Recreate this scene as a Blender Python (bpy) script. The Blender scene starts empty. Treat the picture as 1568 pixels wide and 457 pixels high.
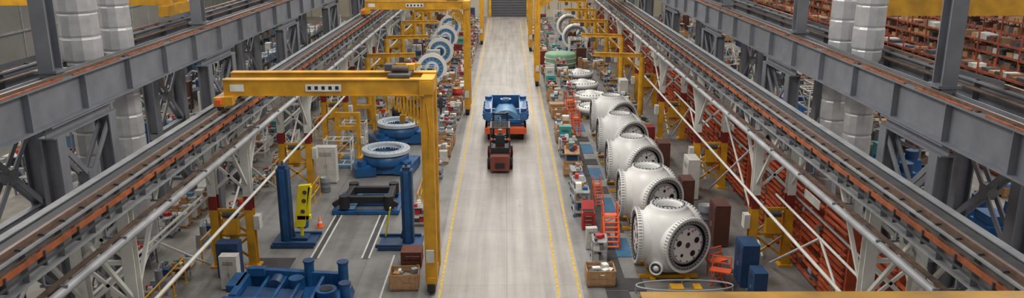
import bpy, bmesh, math, random
from mathutils import Vector, Matrix
random.seed(7)
R=random.random
V=Vector
def lin(h):
    h=h.lstrip('#'); o=[]
    for i in (0,2,4):
        c=int(h[i:i+2],16)/255
        o.append(c/12.92 if c<=0.04045 else ((c+0.055)/1.055)**2.4)
    return o
def mat(name,hexc,rough=.6,metal=0.,var=.18,scale=2.5,bump=0.,dirt=None):
    m=bpy.data.materials.new(name); m.use_nodes=True
    nt=m.node_tree; b=nt.nodes['Principled BSDF']
    tc=nt.nodes.new('ShaderNodeTexCoord')
    n=nt.nodes.new('ShaderNodeTexNoise'); n.inputs['Scale'].default_value=scale; n.inputs['Detail'].default_value=5
    nt.links.new(tc.outputs['Object'],n.inputs['Vector'])
    r=nt.nodes.new('ShaderNodeValToRGB')
    c=lin(hexc)
    r.color_ramp.elements[0].position=.3; r.color_ramp.elements[1].position=.7
    d=lin(dirt) if dirt else [x*(1-var) for x in c]
    r.color_ramp.elements[0].color=(*d,1)
    r.color_ramp.elements[1].color=(*[min(1,x*(1+var*.6)) for x in c],1)
    nt.links.new(n.outputs['Fac'],r.inputs['Fac']); nt.links.new(r.outputs['Color'],b.inputs['Base Color'])
    b.inputs['Roughness'].default_value=rough; b.inputs['Metallic'].default_value=metal
    if bump:
        bp=nt.nodes.new('ShaderNodeBump'); bp.inputs['Strength'].default_value=bump
        nt.links.new(n.outputs['Fac'],bp.inputs['Height']); nt.links.new(bp.outputs['Normal'],b.inputs['Normal'])
    return m
def floor_mat(name,ca,cb,joint=6.0,streak=.5):
    m=bpy.data.materials.new(name); m.use_nodes=True
    nt=m.node_tree; N=nt.nodes; L=nt.links; b=N['Principled BSDF']
    tc=N.new('ShaderNodeTexCoord')
    n1=N.new('ShaderNodeTexNoise'); n1.inputs['Scale'].default_value=.35; n1.inputs['Detail'].default_value=8; n1.inputs['Roughness'].default_value=.65
    L.new(tc.outputs['Object'],n1.inputs['Vector'])
    mp=N.new('ShaderNodeMapping'); mp.inputs['Scale'].default_value=(1.6,.06,1)
    L.new(tc.outputs['Object'],mp.inputs['Vector'])
    n2=N.new('ShaderNodeTexNoise'); n2.inputs['Scale'].default_value=1.5; n2.inputs['Detail'].default_value=6
    L.new(mp.outputs['Vector'],n2.inputs['Vector'])
    mx=N.new('ShaderNodeMath'); mx.operation='MULTIPLY_ADD'; mx.inputs[1].default_value=streak; L.new(n2.outputs['Fac'],mx.inputs[0])
    s=N.new('ShaderNodeMath'); s.operation='MULTIPLY'; s.inputs[1].default_value=1-streak; L.new(n1.outputs['Fac'],s.inputs[0]); L.new(s.outputs[0],mx.inputs[2])
    r=N.new('ShaderNodeValToRGB'); r.color_ramp.elements[0].position=.4; r.color_ramp.elements[1].position=.6
    r.color_ramp.elements[0].color=(*lin(ca),1); r.color_ramp.elements[1].color=(*lin(cb),1)
    L.new(mx.outputs[0],r.inputs['Fac'])
    # worn dark stains
    n3=N.new('ShaderNodeTexNoise'); n3.inputs['Scale'].default_value=1.1; n3.inputs['Detail'].default_value=9; n3.inputs['Roughness'].default_value=.7
    L.new(tc.outputs['Object'],n3.inputs['Vector'])
    r3=N.new('ShaderNodeValToRGB'); r3.color_ramp.elements[0].position=.58; r3.color_ramp.elements[1].position=.72
    r3.color_ramp.elements[0].color=(0,0,0,1); r3.color_ramp.elements[1].color=(.5,.5,.5,1); L.new(n3.outputs['Fac'],r3.inputs['Fac'])
    ms=N.new('ShaderNodeMixRGB'); ms.inputs[2].default_value=(.1,.095,.09,1); L.new(r3.outputs['Color'],ms.inputs[0]); L.new(r.outputs['Color'],ms.inputs[1])
    sep=N.new('ShaderNodeSeparateXYZ'); L.new(tc.outputs['Object'],sep.inputs[0])
    prev=None
    for ax,per in (('X',joint/2),('Y',joint)):
        pp=N.new('ShaderNodeMath'); pp.operation='PINGPONG'; pp.inputs[1].default_value=per/2; L.new(sep.outputs[ax],pp.inputs[0])
        lt=N.new('ShaderNodeMath'); lt.operation='LESS_THAN'; lt.inputs[1].default_value=.018; L.new(pp.outputs[0],lt.inputs[0])
        if prev is None: prev=lt
        else:
            a=N.new('ShaderNodeMath'); a.operation='MAXIMUM'; L.new(prev.outputs[0],a.inputs[0]); L.new(lt.outputs[0],a.inputs[1]); prev=a
    f=N.new('ShaderNodeMath'); f.operation='MULTIPLY'; f.inputs[1].default_value=.4; L.new(prev.outputs[0],f.inputs[0])
    mc=N.new('ShaderNodeMixRGB'); mc.inputs[2].default_value=(.07,.065,.06,1); L.new(f.outputs[0],mc.inputs[0]); L.new(ms.outputs[0],mc.inputs[1])
    L.new(mc.outputs[0],b.inputs['Base Color']); b.inputs['Roughness'].default_value=.45
    return m
M_={}
def mk(k,*a,**kw): M_[k]=mat(k,*a,**kw)
mk('steel_gray','#777a81',.5,.1,.18,1.2)
mk('steel_light','#989a9d',.5,.1,.25,1.5)
mk('steel_dark','#444549',.6,.1,.3,2)
mk('rust_brown','#604b3b',.7,.2,.35,3,dirt='#3b302e')
mk('rail_steel','#7d675b',.45,.4,.25,4)
mk('conductor_orange','#a3582f',.6,0,.3,3,dirt='#7c4026')
mk('white_paint','#c9c8c2',.5,0,.14,2)
mk('yellow_paint','#cc9620',.45,0,.2,1.5,dirt='#a87a1c')
mk('yellow_bright','#e0cf1e',.45,0,.2,1.5)
mk('line_yellow','#c9a63a',.6,0,.25,5,dirt='#9f8648')
mk('red_paint','#7c2420',.5)
mk('red_brown','#74382c',.6)
mk('red_bright','#b02f2a',.45)
mk('orange_paint','#9c4a30',.6,0,.3,2,dirt='#6b3422')
mk('rack_orange','#b8522c',.6,0,.3,2,dirt='#84402a')
mk('orange_bright','#d8572a',.5)
mk('blue_cast','#1d558c',.4,0,.25,1.5,dirt='#123f66')
mk('blue_dark','#1c3f66',.5,0,.3,2)
mk('blue_light','#5a86aa',.5)
mk('mat_blue','#33607f',.8,0,.25,2)
mk('mat_black','#3a3839',.9,0,.25,2)
mk('hub_white','#dbdad7',.36,0,.06,2)
mk('hub_gray','#9b9d9f',.5,.2,.15,3)
mk('ring_steel','#b9c0c6',.4,.1,.1,3)
mk('black','#1d1d20',.5)
mk('rubber','#161616',.85)
mk('wood','#a9845e',.8,0,.2,6)
mk('wood_dark','#66392b',.8,0,.2,5)
mk('cardboard','#a07c56',.9,0,.15,3)
mk('box_white','#bdbbb5',.8)
mk('box_brown','#785c47',.9)
mk('duct_silver','#bcbdbf',.4,.35,.15,2.5,bump=.3)
mk('brown_panel','#522e24',.6)
mk('wall_cream','#b5ad9a',.8,0,.08,.4)
mk('wall_gray','#7e7c77',.8,0,.12,.4)
mk('door_gray','#55555a',.6,0,.1,1)
mk('green_cover','#87b08f',.7,0,.2,2)
mk('teal','#3f8f8a',.6)
mk('magenta','#c46aa0',.6)
mk('skin','#c99573',.6,0,.05)
mk('hair','#2d2018',.8)
mk('hardhat','#e8e6df',.4)
mk('cone_orange','#e8622a',.5)
mk('paper','#dcdcd6',.7)
class MB:
    def __init__(s): s.v=[]; s.f=[]; s.m=[]; s.sm=[]; s.ms=[]; s.M=Matrix.Identity(4)
    def mi(s,k):
        if k not in s.ms: s.ms.append(k)
        return s.ms.index(k)
    def add(s,vs,fs,k,smooth=False):
        o=len(s.v); i=s.mi(k)
        for p in vs: s.v.append(tuple(s.M@V(p)))
        for f in fs: s.f.append([a+o for a in f]); s.m.append(i); s.sm.append(smooth)
    def box(s,c,d,k,rz=0,taper=1.):
        x,y,z=d[0]/2,d[1]/2,d[2]/2; cr,sr=math.cos(rz),math.sin(rz); vs=[]
        for Z,t in ((-z,1),(z,taper)):
            for X,Y in ((-x,-y),(x,-y),(x,y),(-x,y)):
                X*=t; Y*=t
                vs.append((c[0]+X*cr-Y*sr,c[1]+X*sr+Y*cr,c[2]+Z))
        s.add(vs,[(0,3,2,1),(4,5,6,7),(0,1,5,4),(1,2,6,5),(2,3,7,6),(3,0,4,7)],k)
    def hexa(s,vs,k): s.add(vs,[(0,3,2,1),(4,5,6,7),(0,1,5,4),(1,2,6,5),(2,3,7,6),(3,0,4,7)],k)
    def ax(s,p1,p2,up=None):
        p1=V(p1);p2=V(p2); d=p2-p1; L=d.length; d=d/L
        up=V(up) if up else V((0,0,1))
        if abs(d.dot(up))>.98: up=V((0,1,0))
        a=d.cross(up).normalized(); u=a.cross(d).normalized()
        return p1,p2,d,a,u,L
    def beam(s,p1,p2,w,h,k,off=(0,0),up=None):
        p1,p2,d,a,u,L=s.ax(p1,p2,up); vs=[]
        for p in (p1,p2):
            for i,j in ((-1,-1),(1,-1),(1,1),(-1,1)):
                vs.append(p+a*(off[0]+i*w/2)+u*(off[1]+j*h/2))
        s.add(vs,[(0,3,2,1),(4,5,6,7),(0,1,5,4),(1,2,6,5),(2,3,7,6),(3,0,4,7)],k)
    def ib(s,p1,p2,depth,width,k,tf=.05,tw=.03,up=None):
        s.beam(p1,p2,width,tf,k,(0,depth/2-tf/2),up); s.beam(p1,p2,width,tf,k,(0,-depth/2+tf/2),up)
        s.beam(p1,p2,tw,depth-2*tf,k,(0,0),up)
    def cyl(s,p1,p2,r,k,n=16,r2=None,smooth=True):
        r2=r if r2 is None else r2
        p1,p2,d,a,u,L=s.ax(p1,p2); vs=[]
        for p,q in ((p1,r),(p2,r2)):
            for i in range(n):
                t=2*math.pi*i/n; vs.append(p+a*math.cos(t)*q+u*math.sin(t)*q)
        s.add(vs,[(i,(i+1)%n,n+(i+1)%n,n+i) for i in range(n)],k,smooth)
        s.add(vs[:n],[tuple(range(n-1,-1,-1))],k); s.add(vs[n:],[tuple(range(n))],k)
    def lathe(s,prof,k,n=32,T=None,smooth=True,a0=0,a1=2*math.pi):
        T=T or Matrix.Identity(4); full=abs(a1-a0-2*math.pi)<1e-6; m=n if full else n+1
        vs=[]
        for r,z in prof:
            for i in range(m):
                t=a0+(a1-a0)*i/n; vs.append(T@V((r*math.cos(t),r*math.sin(t),z)))
        fs=[]
        for j in range(len(prof)-1):
            for i in range(n):
                i2=(i+1)%m if full else i+1
                fs.append((j*m+i,j*m+i2,(j+1)*m+i2,(j+1)*m+i))
        s.add(vs,fs,k,smooth)
    def tube(s,pts,r,k,n=6):
        for a,b in zip(pts[:-1],pts[1:]): s.cyl(a,b,r,k,n)
    def mesh(s,name):
        me=bpy.data.meshes.new(name); me.from_pydata(s.v,[],s.f)
        for k in s.ms: me.materials.append(M_[k])
        me.polygons.foreach_set('material_index',s.m); me.polygons.foreach_set('use_smooth',s.sm)
        me.update()
        bm=bmesh.new(); bm.from_mesh(me); bmesh.ops.recalc_face_normals(bm,faces=bm.faces); bm.to_mesh(me); bm.free()
        return me
    def obj(s,name,loc=(0,0,0),rz=0,bevel=0):
        return place(s.mesh(name),name,loc,rz,bevel)
OCC=[]
def foot(me,x,y,rz,sc):
    s=sc if isinstance(sc,(int,float)) else (max(sc[0],sc[1]) if sc else 1)
    c,q=abs(math.cos(rz)),abs(math.sin(rz))
    xs=max(abs(v.co.x) for v in me.vertices)*s; ys=max(abs(v.co.y) for v in me.vertices)*s
    hx=xs*c+ys*q; hy=xs*q+ys*c
    return (x-hx,y-hy,x+hx,y+hy)
def place(me,name,loc=(0,0,0),rz=0,bevel=0,sc=None):
    o=bpy.data.objects.new(name,me); bpy.context.scene.collection.objects.link(o)
    o.location=loc; o.rotation_euler=(0,0,rz)
    if sc: o.scale=sc if not isinstance(sc,(int,float)) else (sc,sc,sc)
    if bevel:
        b=o.modifiers.new('bevel','BEVEL'); b.width=bevel; b.segments=2; b.limit_method='ANGLE'
    return o
def axisM(c,az,tilt=0):
    d=V((math.sin(az),-math.cos(az),tilt)).normalized()
    return Matrix.Translation(V(c))@d.to_track_quat('Z','Y').to_matrix().to_4x4()

# ---------------- floor and shell ----------------
M_['concrete_aisle']=floor_mat('concrete_aisle','#7f7973','#9c968f',6,.6)
M_['concrete_side']=floor_mat('concrete_side','#615f5d','#83817f',6,.3)
M_['concrete_outer']=floor_mat('concrete_outer','#6c6862','#8f8a83',8,.3)
b=MB()
xs=[(-42,-12.9,'concrete_outer'),(-12.9,-2.9,'concrete_side'),(-2.9,3.0,'concrete_aisle'),(3.0,12.9,'concrete_side'),(12.9,54,'concrete_outer')]
for x0,x1,k in xs:
    b.box(((x0+x1)/2,62,-.15),(x1-x0,130,.3),k)
b.obj('floor')
b=MB()
for x,w in ((-2.62,.1),(2.02,.1),(2.85,.1)): b.box((x,64,.004),(w,118,.008),'line_yellow')
b.obj('aisle_line_paint')
b=MB()
for y in (28,31,34,37,40,43,46,49,52,55): b.box((4.35,y,.012),(.9,2.9,.024),'mat_black')
for i,y in enumerate((27.6,33.9,39.6,45,50.4,56)):
    b.box((5.15,y,.012),(.7,2.2,.024),'mat_blue'); b.box((5.15,y+2.4,.012),(.7,1.2,.024),'mat_black')
for y in (28,34,40,46,52): b.box((9.0,y,.012),(.9,5.8,.024),'mat_black')
for x,y in ((-9.6,47.5),(-9.4,58),(-5,66),(-9.3,70)): b.box((x,y,.012),(1.3,2.6,.024),'mat_blue')
b.box((-9.9,31.5,.01),(1.6,2.6,.02),'mat_black')
b.obj('floor_mat')
b=MB()
for x in (-8.45,-8.15,-6.25,-5.95): b.box((x,35.4,.02),(.07,5.4,.04),'white_paint')
for x in (-8.3,-6.1): b.box((x,35.4,.006),(.22,5.4,.012),'steel_dark')
b.box((-4.9,30.6,.004),(.06,5,.008),'white_paint')
b.obj('floor_track')
b=MB(); b.box((6,127.15,9),(96,.3,18),'wall_cream')
for i in range(-20,26): b.box((i*2,126.96,9),(.08,.08,18),'wall_gray')
b.obj('wall_back')
b=MB(); b.box((-42.15,62,9),(.3,130,18),'wall_gray')
for i in range(30): b.box((-41.96,i*4.2,9),(.08,.15,18),'steel_light')
for z in (2,5,8,11): b.box((-41.9,62,z),(.12,128,.2),'steel_light')
b.obj('wall_left')
b=MB(); b.box((54.15,62,9),(.3,130,18),'wall_cream')
for i in range(30): b.box((53.96,i*4.2,9),(.08,.15,18),'wall_gray')
b.obj('wall_right')
b=MB(); b.box((.4,126.8,2.6),(5.4,.12,5.2),'door_gray')
for i in range(13): b.box((.4,126.72,.2+i*.4),(5.4,.06,.05),'steel_dark')
for x in (-2.5,3.3): b.box((x,126.65,2.8),(.4,.3,5.6),'yellow_paint')
b.box((.4,126.65,5.5),(6.2,.3,.4),'yellow_paint')
b.obj('door_1')

# ---------------- upper runway structure ----------------
def upper(s,X,dz):
    b=MB(); b.M=Matrix.Translation((0,0,dz))
    for xx in (X,X+s*2.7):
        b.ib((xx,2,8.55),(xx,122,8.55),1.3,.5,'steel_gray',.06,.04)
        for i in range(36): b.box((xx-s*.13,3.5+i*3.36,8.55),(.2,.03,1.16),'steel_gray')
        b.box((xx,62,9.26),(.1,120,.12),'rail_steel')
        for i in range(75): b.box((xx,3+i*1.6,9.22),(.34,.1,.05),'rust_brown')
    b.box((X+s*.21,62,9.225),(.07,120,.03),'steel_dark')
    for i in range(30): b.box((X-s*.19,4+i*4,9.23),(.05,3.3,.05),'conductor_orange')
    b.box((X+s*.62,62,9.0),(.5,120,.05),'steel_dark')
    b.box((X+s*.9,62,9.05),(.05,120,.16),'steel_gray')
    b.box((X+s*2.25,62,9.0),(.3,120,.05),'rust_brown')
    for i in range(34):
        y=3+i*3.5
        if not(27.5<y<41): b.beam((X,y,8.1),(X+s*2.7,y,8.1),.12,.15,'steel_gray')
    return b.obj('crane_runway_girder')
UP=((-1,-14.3,0),(1,13.3,-.32))
def PAIRS(s): return [(10.4+13.45*i+(1.1 if s<0 else 0),13.9+13.45*i+(1.1 if s<0 else 0)) for i in range(8)]
for s,X,dz in UP: upper(s,X,dz)
def colpair():
    b=MB()
    for y in (-1.72,1.72):
        b.ib((0,y,0.03),(0,y,7.5),.55,.5,'steel_gray',.05,.04,up=(1,0,0))
        b.box((0,y,.04),(.8,.8,.08),'steel_gray')
        b.box((0,y,4.0),(.56,.4,.3),'steel_gray')
    for x in (-.15,.15):
        for z0,z1 in ((4.1,7.2),(.8,3.9)):
            b.beam((x,-1.6,z0),(x,1.6,z1),.06,.2,'steel_gray'); b.beam((x,1.6,z0),(x,-1.6,z1),.06,.2,'steel_gray')
    b.ib((0,-1.9,4.0),(0,1.9,4.0),.3,.3,'steel_gray',.03,.03)
    b.box((0,0,5.65),(.4,.5,.5),'steel_gray')
    b.ib((0,-2.1,7.68),(0,2.1,7.68),.4,.5,'steel_gray')
    return b.mesh('building_column')
cp=colpair()
def roofcol(s):
    b=MB()
    b.ib((0,0,7.9),(0,0,18),.62,.5,'steel_gray',.06,.04)
    b.box((0,0,9.3),(.75,.75,.1),'steel_gray')
    b.beam((-s*.5,0,7.7),(s*2.2,0,7.7),.4,.35,'steel_gray')
    b.beam((s*.2,0,9.8),(s*1.9,0,9.35),.1,.15,'steel_gray')
    return b.mesh('roof_column')
for s,X,dz in UP:
    rc=roofcol(s); zs=(7.9+dz)/7.9
    for y0,y1 in PAIRS(s):
        place(cp,'building_column',(X,(y0+y1)/2,0),0,0,(1,1,zs)); place(cp,'building_column',(X+s*2.7,(y0+y1)/2,0),0,0,(1,1,zs))
        place(rc,'roof_column',(X+s*.7,(y0+y1)/2,dz))
def duct(r,seed):
    rr=random.Random(seed); prof=[(0,0.02)]; z=.02
    while z<18:
        q=r*(1+rr.uniform(-.04,.04)); prof+= [(q*.97,z),(q,z+.06),(q*.99,z+.8),(q*.95,z+.86)]; z+=.9
    b=MB(); b.lathe(prof,'duct_silver',12,smooth=False)
    return b.mesh('ventilation_duct')
for x,y,r,sd in ((-15.95,30.7,.7,1),(-15.85,33.4,.6,2),(14.85,33.4,.6,3),(14.9,36.1,.6,4)):
    place(duct(r,sd),'ventilation_duct',(x,y,0)); OCC.append((x-.8,y-.8,x+.8,y+.8))

# ---------------- lower runway ----------------
TY=[21.5+10.5*i-10.5 for i in range(11)]
def lower(s,X,dz):
    b=MB(); P=lambda dx:X+s*dx; b.M=Matrix.Translation((0,0,dz))
    b.ib((X,4,6.45),(X,122,6.45),.8,.42,'steel_light',.05,.03)
    for i in range(80): b.box((P(-.1),4.5+i*1.46,6.45),(.16,.025,.7),'steel_gray')
    b.box((X,63,6.92),(.09,118,.13),'rail_steel')
    b.box((X,63,6.862),(.26,118,.02),'rust_brown')
    for i in range(130): b.box((X,4.4+i*.9,6.89),(.32,.09,.04),'steel_dark')
    b.box((P(.42),63,6.78),(.3,118,.06),'steel_dark')
    b.ib((P(.78),4,6.62),(P(.78),122,6.62),.42,.22,'steel_light',.03,.03)
    for i in range(60): b.beam((X,5+i*1.96,6.4),(P(.75),5+i*1.96,6.5),.08,.1,'steel_gray')
    b.box((P(-.3),63,6.62),(.06,118,.12),'conductor_orange')
    b.box((P(-.36),63,6.45),(.03,118,.06),'steel_dark')
    b.box((P(-.26),63,6.72),(.05,118,.03),'rust_brown')
    for i in range(80): b.box((P(-.27),4.9+i*1.46,6.5),(.2,.05,.35),'steel_dark')
    b.cyl((P(-.62),4,5.7),(P(-.62),122,5.7),.11,'steel_light',8)
    b.box((P(-.5),63,5.86),(.14,118,.05),'rust_brown')
    for i in range(40): b.box((P(-.42),5+i*2.9,5.81),(.6,.05,.06),'steel_gray'); b.box((P(-.2),5+i*2.9,5.95),(.05,.05,.25),'steel_gray')
    b.cyl((P(-.2),14,3.0),(P(-.2),118,3.0),.06,'white_paint',8)
    b.cyl((P(1.85),14,2.7),(P(1.85),118,2.7),.05,'steel_light',8)
    return b.obj('crane_runway_beam')
lower(-1,-10.4,.45); lower(1,10.2,.3)
def trestle(s,T):
    b=MB(); o=s*1.45
    for x in (0,o):
        b.ib((x,0,0.03),(x,0,2.55),.34,.34,'yellow_paint',.04,.05)
        b.ib((x,0,2.55),(x,0,3.15),.34,.34,'red_paint',.04,.05)
        b.ib((x,0,3.15),(x,0,T),.34,.34,'white_paint',.04,.05)
        b.box((x,0,.04),(.6,.6,.08),'yellow_paint')
        for t in (-1,1): b.beam((x,0,3.5),(x,t*2.4,T-.02),.11,.11,'white_paint')
    for z0,z1,k in ((.3,1.4,'yellow_paint'),(1.4,2.5,'yellow_paint'),(3.3,4.7,'white_paint'),(4.7,6.1,'white_paint')):
        b.beam((0,0,z0),(o,0,z1),.07,.1,k); b.beam((o,0,z0),(0,0,z1),.07,.1,k)
        b.beam((0,0,z1),(o,0,z1),.12,.12,k)
    b.box((o*.5,0,1.45),(.35,.2,.45),'yellow_paint')
    b.box((o*.5,-.25,1.9),(.6,.3,.7),'yellow_paint'); b.cyl((o*.5-.3,-.3,2.4),(o*.5+.3,-.3,2.4),.12,'steel_dark',10)
    b.box((-s*.3,.0,2.0),(.24,.4,.6),'box_white')
    return b.mesh('runway_trestle')
for s,X,T in ((-1,-10.65,6.5),(1,10.3,6.35)):
    t=trestle(s,T)
    for y in TY: place(t,'runway_trestle',(X,y,0))
for s,X in ((-1,-12.35),(1,11.0)):
    b=MB()
    for i,y in enumerate(TY[:-1]):
        if i%2==0:
            b.cyl((X,y+.5,.15),(X,y+9.9,5.9),.05,'white_paint',8)
            b.cyl((X,y+9.9,.15),(X,y+.5,5.9),.05,'white_paint',8)
        else:
            b.cyl((X,y+.4,3.3),(X,y+10,3.3),.05,'white_paint',8)
            b.cyl((X,y+.4,.3),(X,y+5.2,3.3),.05,'white_paint',8); b.cyl((X,y+10,.3),(X,y+5.2,3.3),.05,'white_paint',8)
    b.obj('sway_brace_frame')

# ---------------- semi gantry cranes ----------------
def gantry(s,span,trolley=True):
    b=MB(); k='yellow_paint'; D=.42
    for y in (-.75,.75):
        b.box((0,y,4.2),(.46,.4,7.4),k)
        b.box((.0,y-.205,4.2),(.3,.02,7.2),k)
        b.box((0,y,.3),(.3,.75,.3),'black'); b.cyl((-.12,y,.2),(.12,y,.2),.2,'rubber',16)
        e=.2-(.3 if y<0 else .1); L=span+.25+e
        cx=s*((span+e-.25)/2)
        b.box((cx,y,7.78+D),(L,.34,.55),k)
        b.box((cx,y,8.07+D),(L,.42,.04),k); b.box((cx,y,7.5+D),(L,.42,.04),k)
        b.beam((0,y,6.9),(s*1.0,y,7.5+D),.12,.14,k)
    b.box((0,0,.55),(.34,2.1,.3),k); b.box((0,0,7.78+D),(.5,2.0,.5),k)
    b.box((0,0,4),(.14,1.2,.2),k)
    for z in (1.2,2.8,4.4,6): b.beam((0,-.7,z),(0,.7,z+1.2),.08,.1,k)
    b.box((s*span,0,7.32+D),(.34,2.6,.32),k)
    for y in (-1.1,1.1): b.cyl((s*span-.08,y,7.15+D),(s*span+.08,y,7.15+D),.16,'steel_dark',14); b.box((s*span-s*.3,y,7.35+D),(.4,.35,.3),k)
    b.box((s*span-s*.05,-1.38,7.35+D),(.18,.2,.18),'orange_bright')
    tx=s*1.0
    if trolley:
        b.box((tx,0,8.17+D),(.8,1.6,.1),'steel_dark'); b.cyl((tx-.3,-.2,8.34+D),(tx+.3,-.2,8.34+D),.14,'rust_brown',14)
        b.box((tx+s*.45,.3,8.34+D),(.35,.5,.25),'steel_dark'); b.box((tx-s*.3,.4,8.33+D),(.3,.3,.2),k); b.box((tx,.75,8.35+D),(1.3,.1,.1),k)
        b.cyl((tx,-.1,8.2+D),(tx,-.1,6.9),.02,'steel_dark',6); b.box((tx,-.1,6.85),(.2,.2,.3),k)
        for i in range(9):
            x0=s*(.2+i*.12); pts=[]
            for j in range(9):
                t=j/8; pts.append((x0+s*.13*t,-1.0-.02*i,7.45+D-(1.15-.1*i)*math.sin(math.pi*t)))
            b.tube(pts,.03,k,5)
        b.box((s*.7,-1.0,7.5+D),(1.3,.05,.05),k)
        b.tube([(0,-.98,7.6),(-s*.1,-1.02,6.5),(-s*.02,-.98,5.6)],.03,k,6)
    b.box((s*span*.5,-.945,7.78+D),(1.3,.02,.26),'paper'); b.box((s*span*.92,-.945,7.78+D),(.5,.02,.26),'paper')
    for i in range(5): b.box((s*span*.5-.5+i*.25,-.958,7.78+D),(.12,.01,.13),'black')
    b.box((s*.02,-1.0,1.6),(.3,.14,.5),'box_white')
    return b.mesh('semi_gantry_crane')
gl=gantry(-1,7.47); gr=gantry(1,7.48); g0=gantry(1,7.9,False)
for y in (30.2,61.0,98): place(gl,'semi_gantry_crane',(-2.93,y,0))
for y in (72.2,92.5): place(gr,'semi_gantry_crane',(2.72,y,0))
place(g0,'semi_gantry_crane',(2.3,10.55,0))

def bridge(L):
    b=MB()
    for y in (-1,1):
        b.box((L/2,y,10.35),(L,.5,.95),'yellow_paint'); b.box((L/2,y-.0,10.86),(L,.62,.05),'yellow_paint')
    for x in (0,L): b.box((x,0,9.65),(.45,4.2,.5),'yellow_paint')
    for x in (0,L):
        for y in (-1.7,1.7): b.cyl((x-.1,y,9.55),(x+.1,y,9.55),.22,'steel_dark',14)
    n=int(L/1.5)
    for i in range(n): b.cyl((i*1.5,-1.28,10.86),(i*1.5,-1.28,11.8),.03,'yellow_paint',5)
    b.cyl((0,-1.28,11.8),(L,-1.28,11.8),.03,'yellow_paint',5); b.cyl((0,-1.28,11.35),(L,-1.28,11.35),.03,'yellow_paint',5)
    b.box((L*.4,0,11.2),(2,2.6,.6),'steel_dark')
    return b.mesh('bridge_crane')
place(bridge(24),'bridge_crane',(-41,43,.1)); place(bridge(35),'bridge_crane',(16,37.5,.15)); place(bridge(24),'bridge_crane',(-41,75,0)); 

# ---------------- wind turbine hubs ----------------
def hub():
    b=MB(); c=(0,0,1.72)
    prof=[(.0,.42),(.7,.42),(.82,.34),(1.0,.5),(1.2,.85),(1.33,1.3),(1.37,1.75),(1.33,2.2),(1.2,2.62),(1.0,2.93),(.8,3.1),(.8,3.22),(.6,3.22),(.58,3.05),(.56,2.9)]
    b.lathe(prof,'hub_white',56)
    b.lathe([(.6,3.225),(.78,3.225)],'hub_gray',40)
    b.lathe([(0,2.85),(.57,2.85)],'black',24); b.lathe([(.25,2.9),(.47,2.9)],'hub_gray',24); b.cyl((0,0,2.86),(0,0,2.95),.14,'hub_gray',12)
    for i in range(24):
        t=i*math.pi/12; b.cyl((.69*math.cos(t),.69*math.sin(t),3.2),(.69*math.cos(t),.69*math.sin(t),3.26),.03,'black',6)
    for az in (29,149,-91):
        T=axisM(c,math.radians(az))
        b.lathe([(1.05,.6),(1.14,1.2),(1.17,1.22),(1.25,1.25),(1.25,1.46),(1.14,1.46)],'hub_white',56,T,smooth=False)
        b.lathe([(1.14,1.46),(1.14,1.44),(.98,1.44)],'hub_gray',48,T,smooth=False)
        b.lathe([(.98,1.44),(.98,1.3),(.82,1.3)],'black',48,T,smooth=False)
        b.lathe([(.9,1.3),(.86,1.38),(.84,1.39),(0,1.39)],'hub_white',40,T,smooth=False)
        b.lathe([(.86,1.392),(.8,1.395),(.78,1.392)],'hub_gray',40,T,smooth=False)
        for i in range(44):
            t=i*2*math.pi/44
            p=T@V((1.06*math.cos(t),1.06*math.sin(t),1.4)); q=T@V((1.06*math.cos(t),1.06*math.sin(t),1.48))
            b.cyl(p,q,.036,'steel_dark',6)
        for i in range(56):
            t=i*2*math.pi/56
            p=T@V((1.25*math.cos(t),1.25*math.sin(t),1.28)); q2=T@V((1.25*math.cos(t),1.25*math.sin(t),1.43)); b.cyl(p,q2,.034,'hub_gray',4)
        for i in range(5):
            t=i*math.pi/2.5+.3; rr=.14 if i%2==0 else .08
            p=T@V((.52*math.cos(t),.52*math.sin(t),1.3)); q=T@V((.52*math.cos(t),.52*math.sin(t),1.4)); b.cyl(p,q,rr,'black',16)
        p=T@V((0,0,1.3)); q=T@V((0,0,1.4)); b.cyl(p,q,.13,'steel_dark',20)
        for i in range(12):
            t=i*math.pi/6; p=T@V((.74*math.cos(t),.74*math.sin(t),1.3)); q=T@V((.74*math.cos(t),.74*math.sin(t),1.41)); b.cyl(p,q,.035,'steel_dark',6)
        p=T@V((.22,.62,1.3)); q=T@V((.22,.62,1.415)); b.cyl(p,q,.06,'magenta',12)
    T=axisM((-.62,-1.1,.6),math.radians(-25),.1)
    b.lathe([(0.3,-.4),(.3,.12),(.24,.12),(.24,.06),(.12,.06),(.12,.1),(0,.1)],'hub_white',24,T)
    b.lathe([(.13,.065),(.235,.065)],'steel_dark',20,T)
    for a in (45,135,225,315):
        t=math.radians(a); b.box((math.cos(t)*.9,math.sin(t)*.9,.24),(.3,.3,.44),'yellow_paint')
    for y in (-.75,.75): b.box((0,y,.09),(2.6,.22,.14),'yellow_paint')
    for x in (-.75,.75): b.box((x,0,.09),(.22,2.4,.12),'yellow_paint')
    b.lathe([(.9,.3),(.9,.45),(.7,.45)],'hub_gray',32)
    return b.mesh('wind_turbine_hub')
hb=hub()
for x,y in ((6.6,31.4),(6.65,36.8),(6.75,42.4),(6.85,47.8),(7.0,53.2)):
    place(hb,'wind_turbine_hub',(x,y,0),0,0,.92); OCC.append((x-1.7,y-1.7,x+1.7,y+1.7))
def oval():
    b=MB(); pts=[]
    for i in range(33):
        t=i*2*math.pi/32; pts.append((1.9*math.cos(t),.5*math.sin(t),.32))
    b.tube(pts,.035,'steel_light',6)
    for i in range(0,32,8): b.cyl(pts[i],(pts[i][0],pts[i][1],0.01),.03,'steel_light',6)
    b.box((-.3,0,.15),(.5,.5,.28),'yellow_paint'); b.box((.5,0,.15),(.3,.5,.28),'yellow_paint')
    return b.mesh('floor_guard_rail')
place(oval(),'floor_guard_rail',(6.95,29.25,0)); OCC.append((5,28.3,8.9,29.8))

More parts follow.
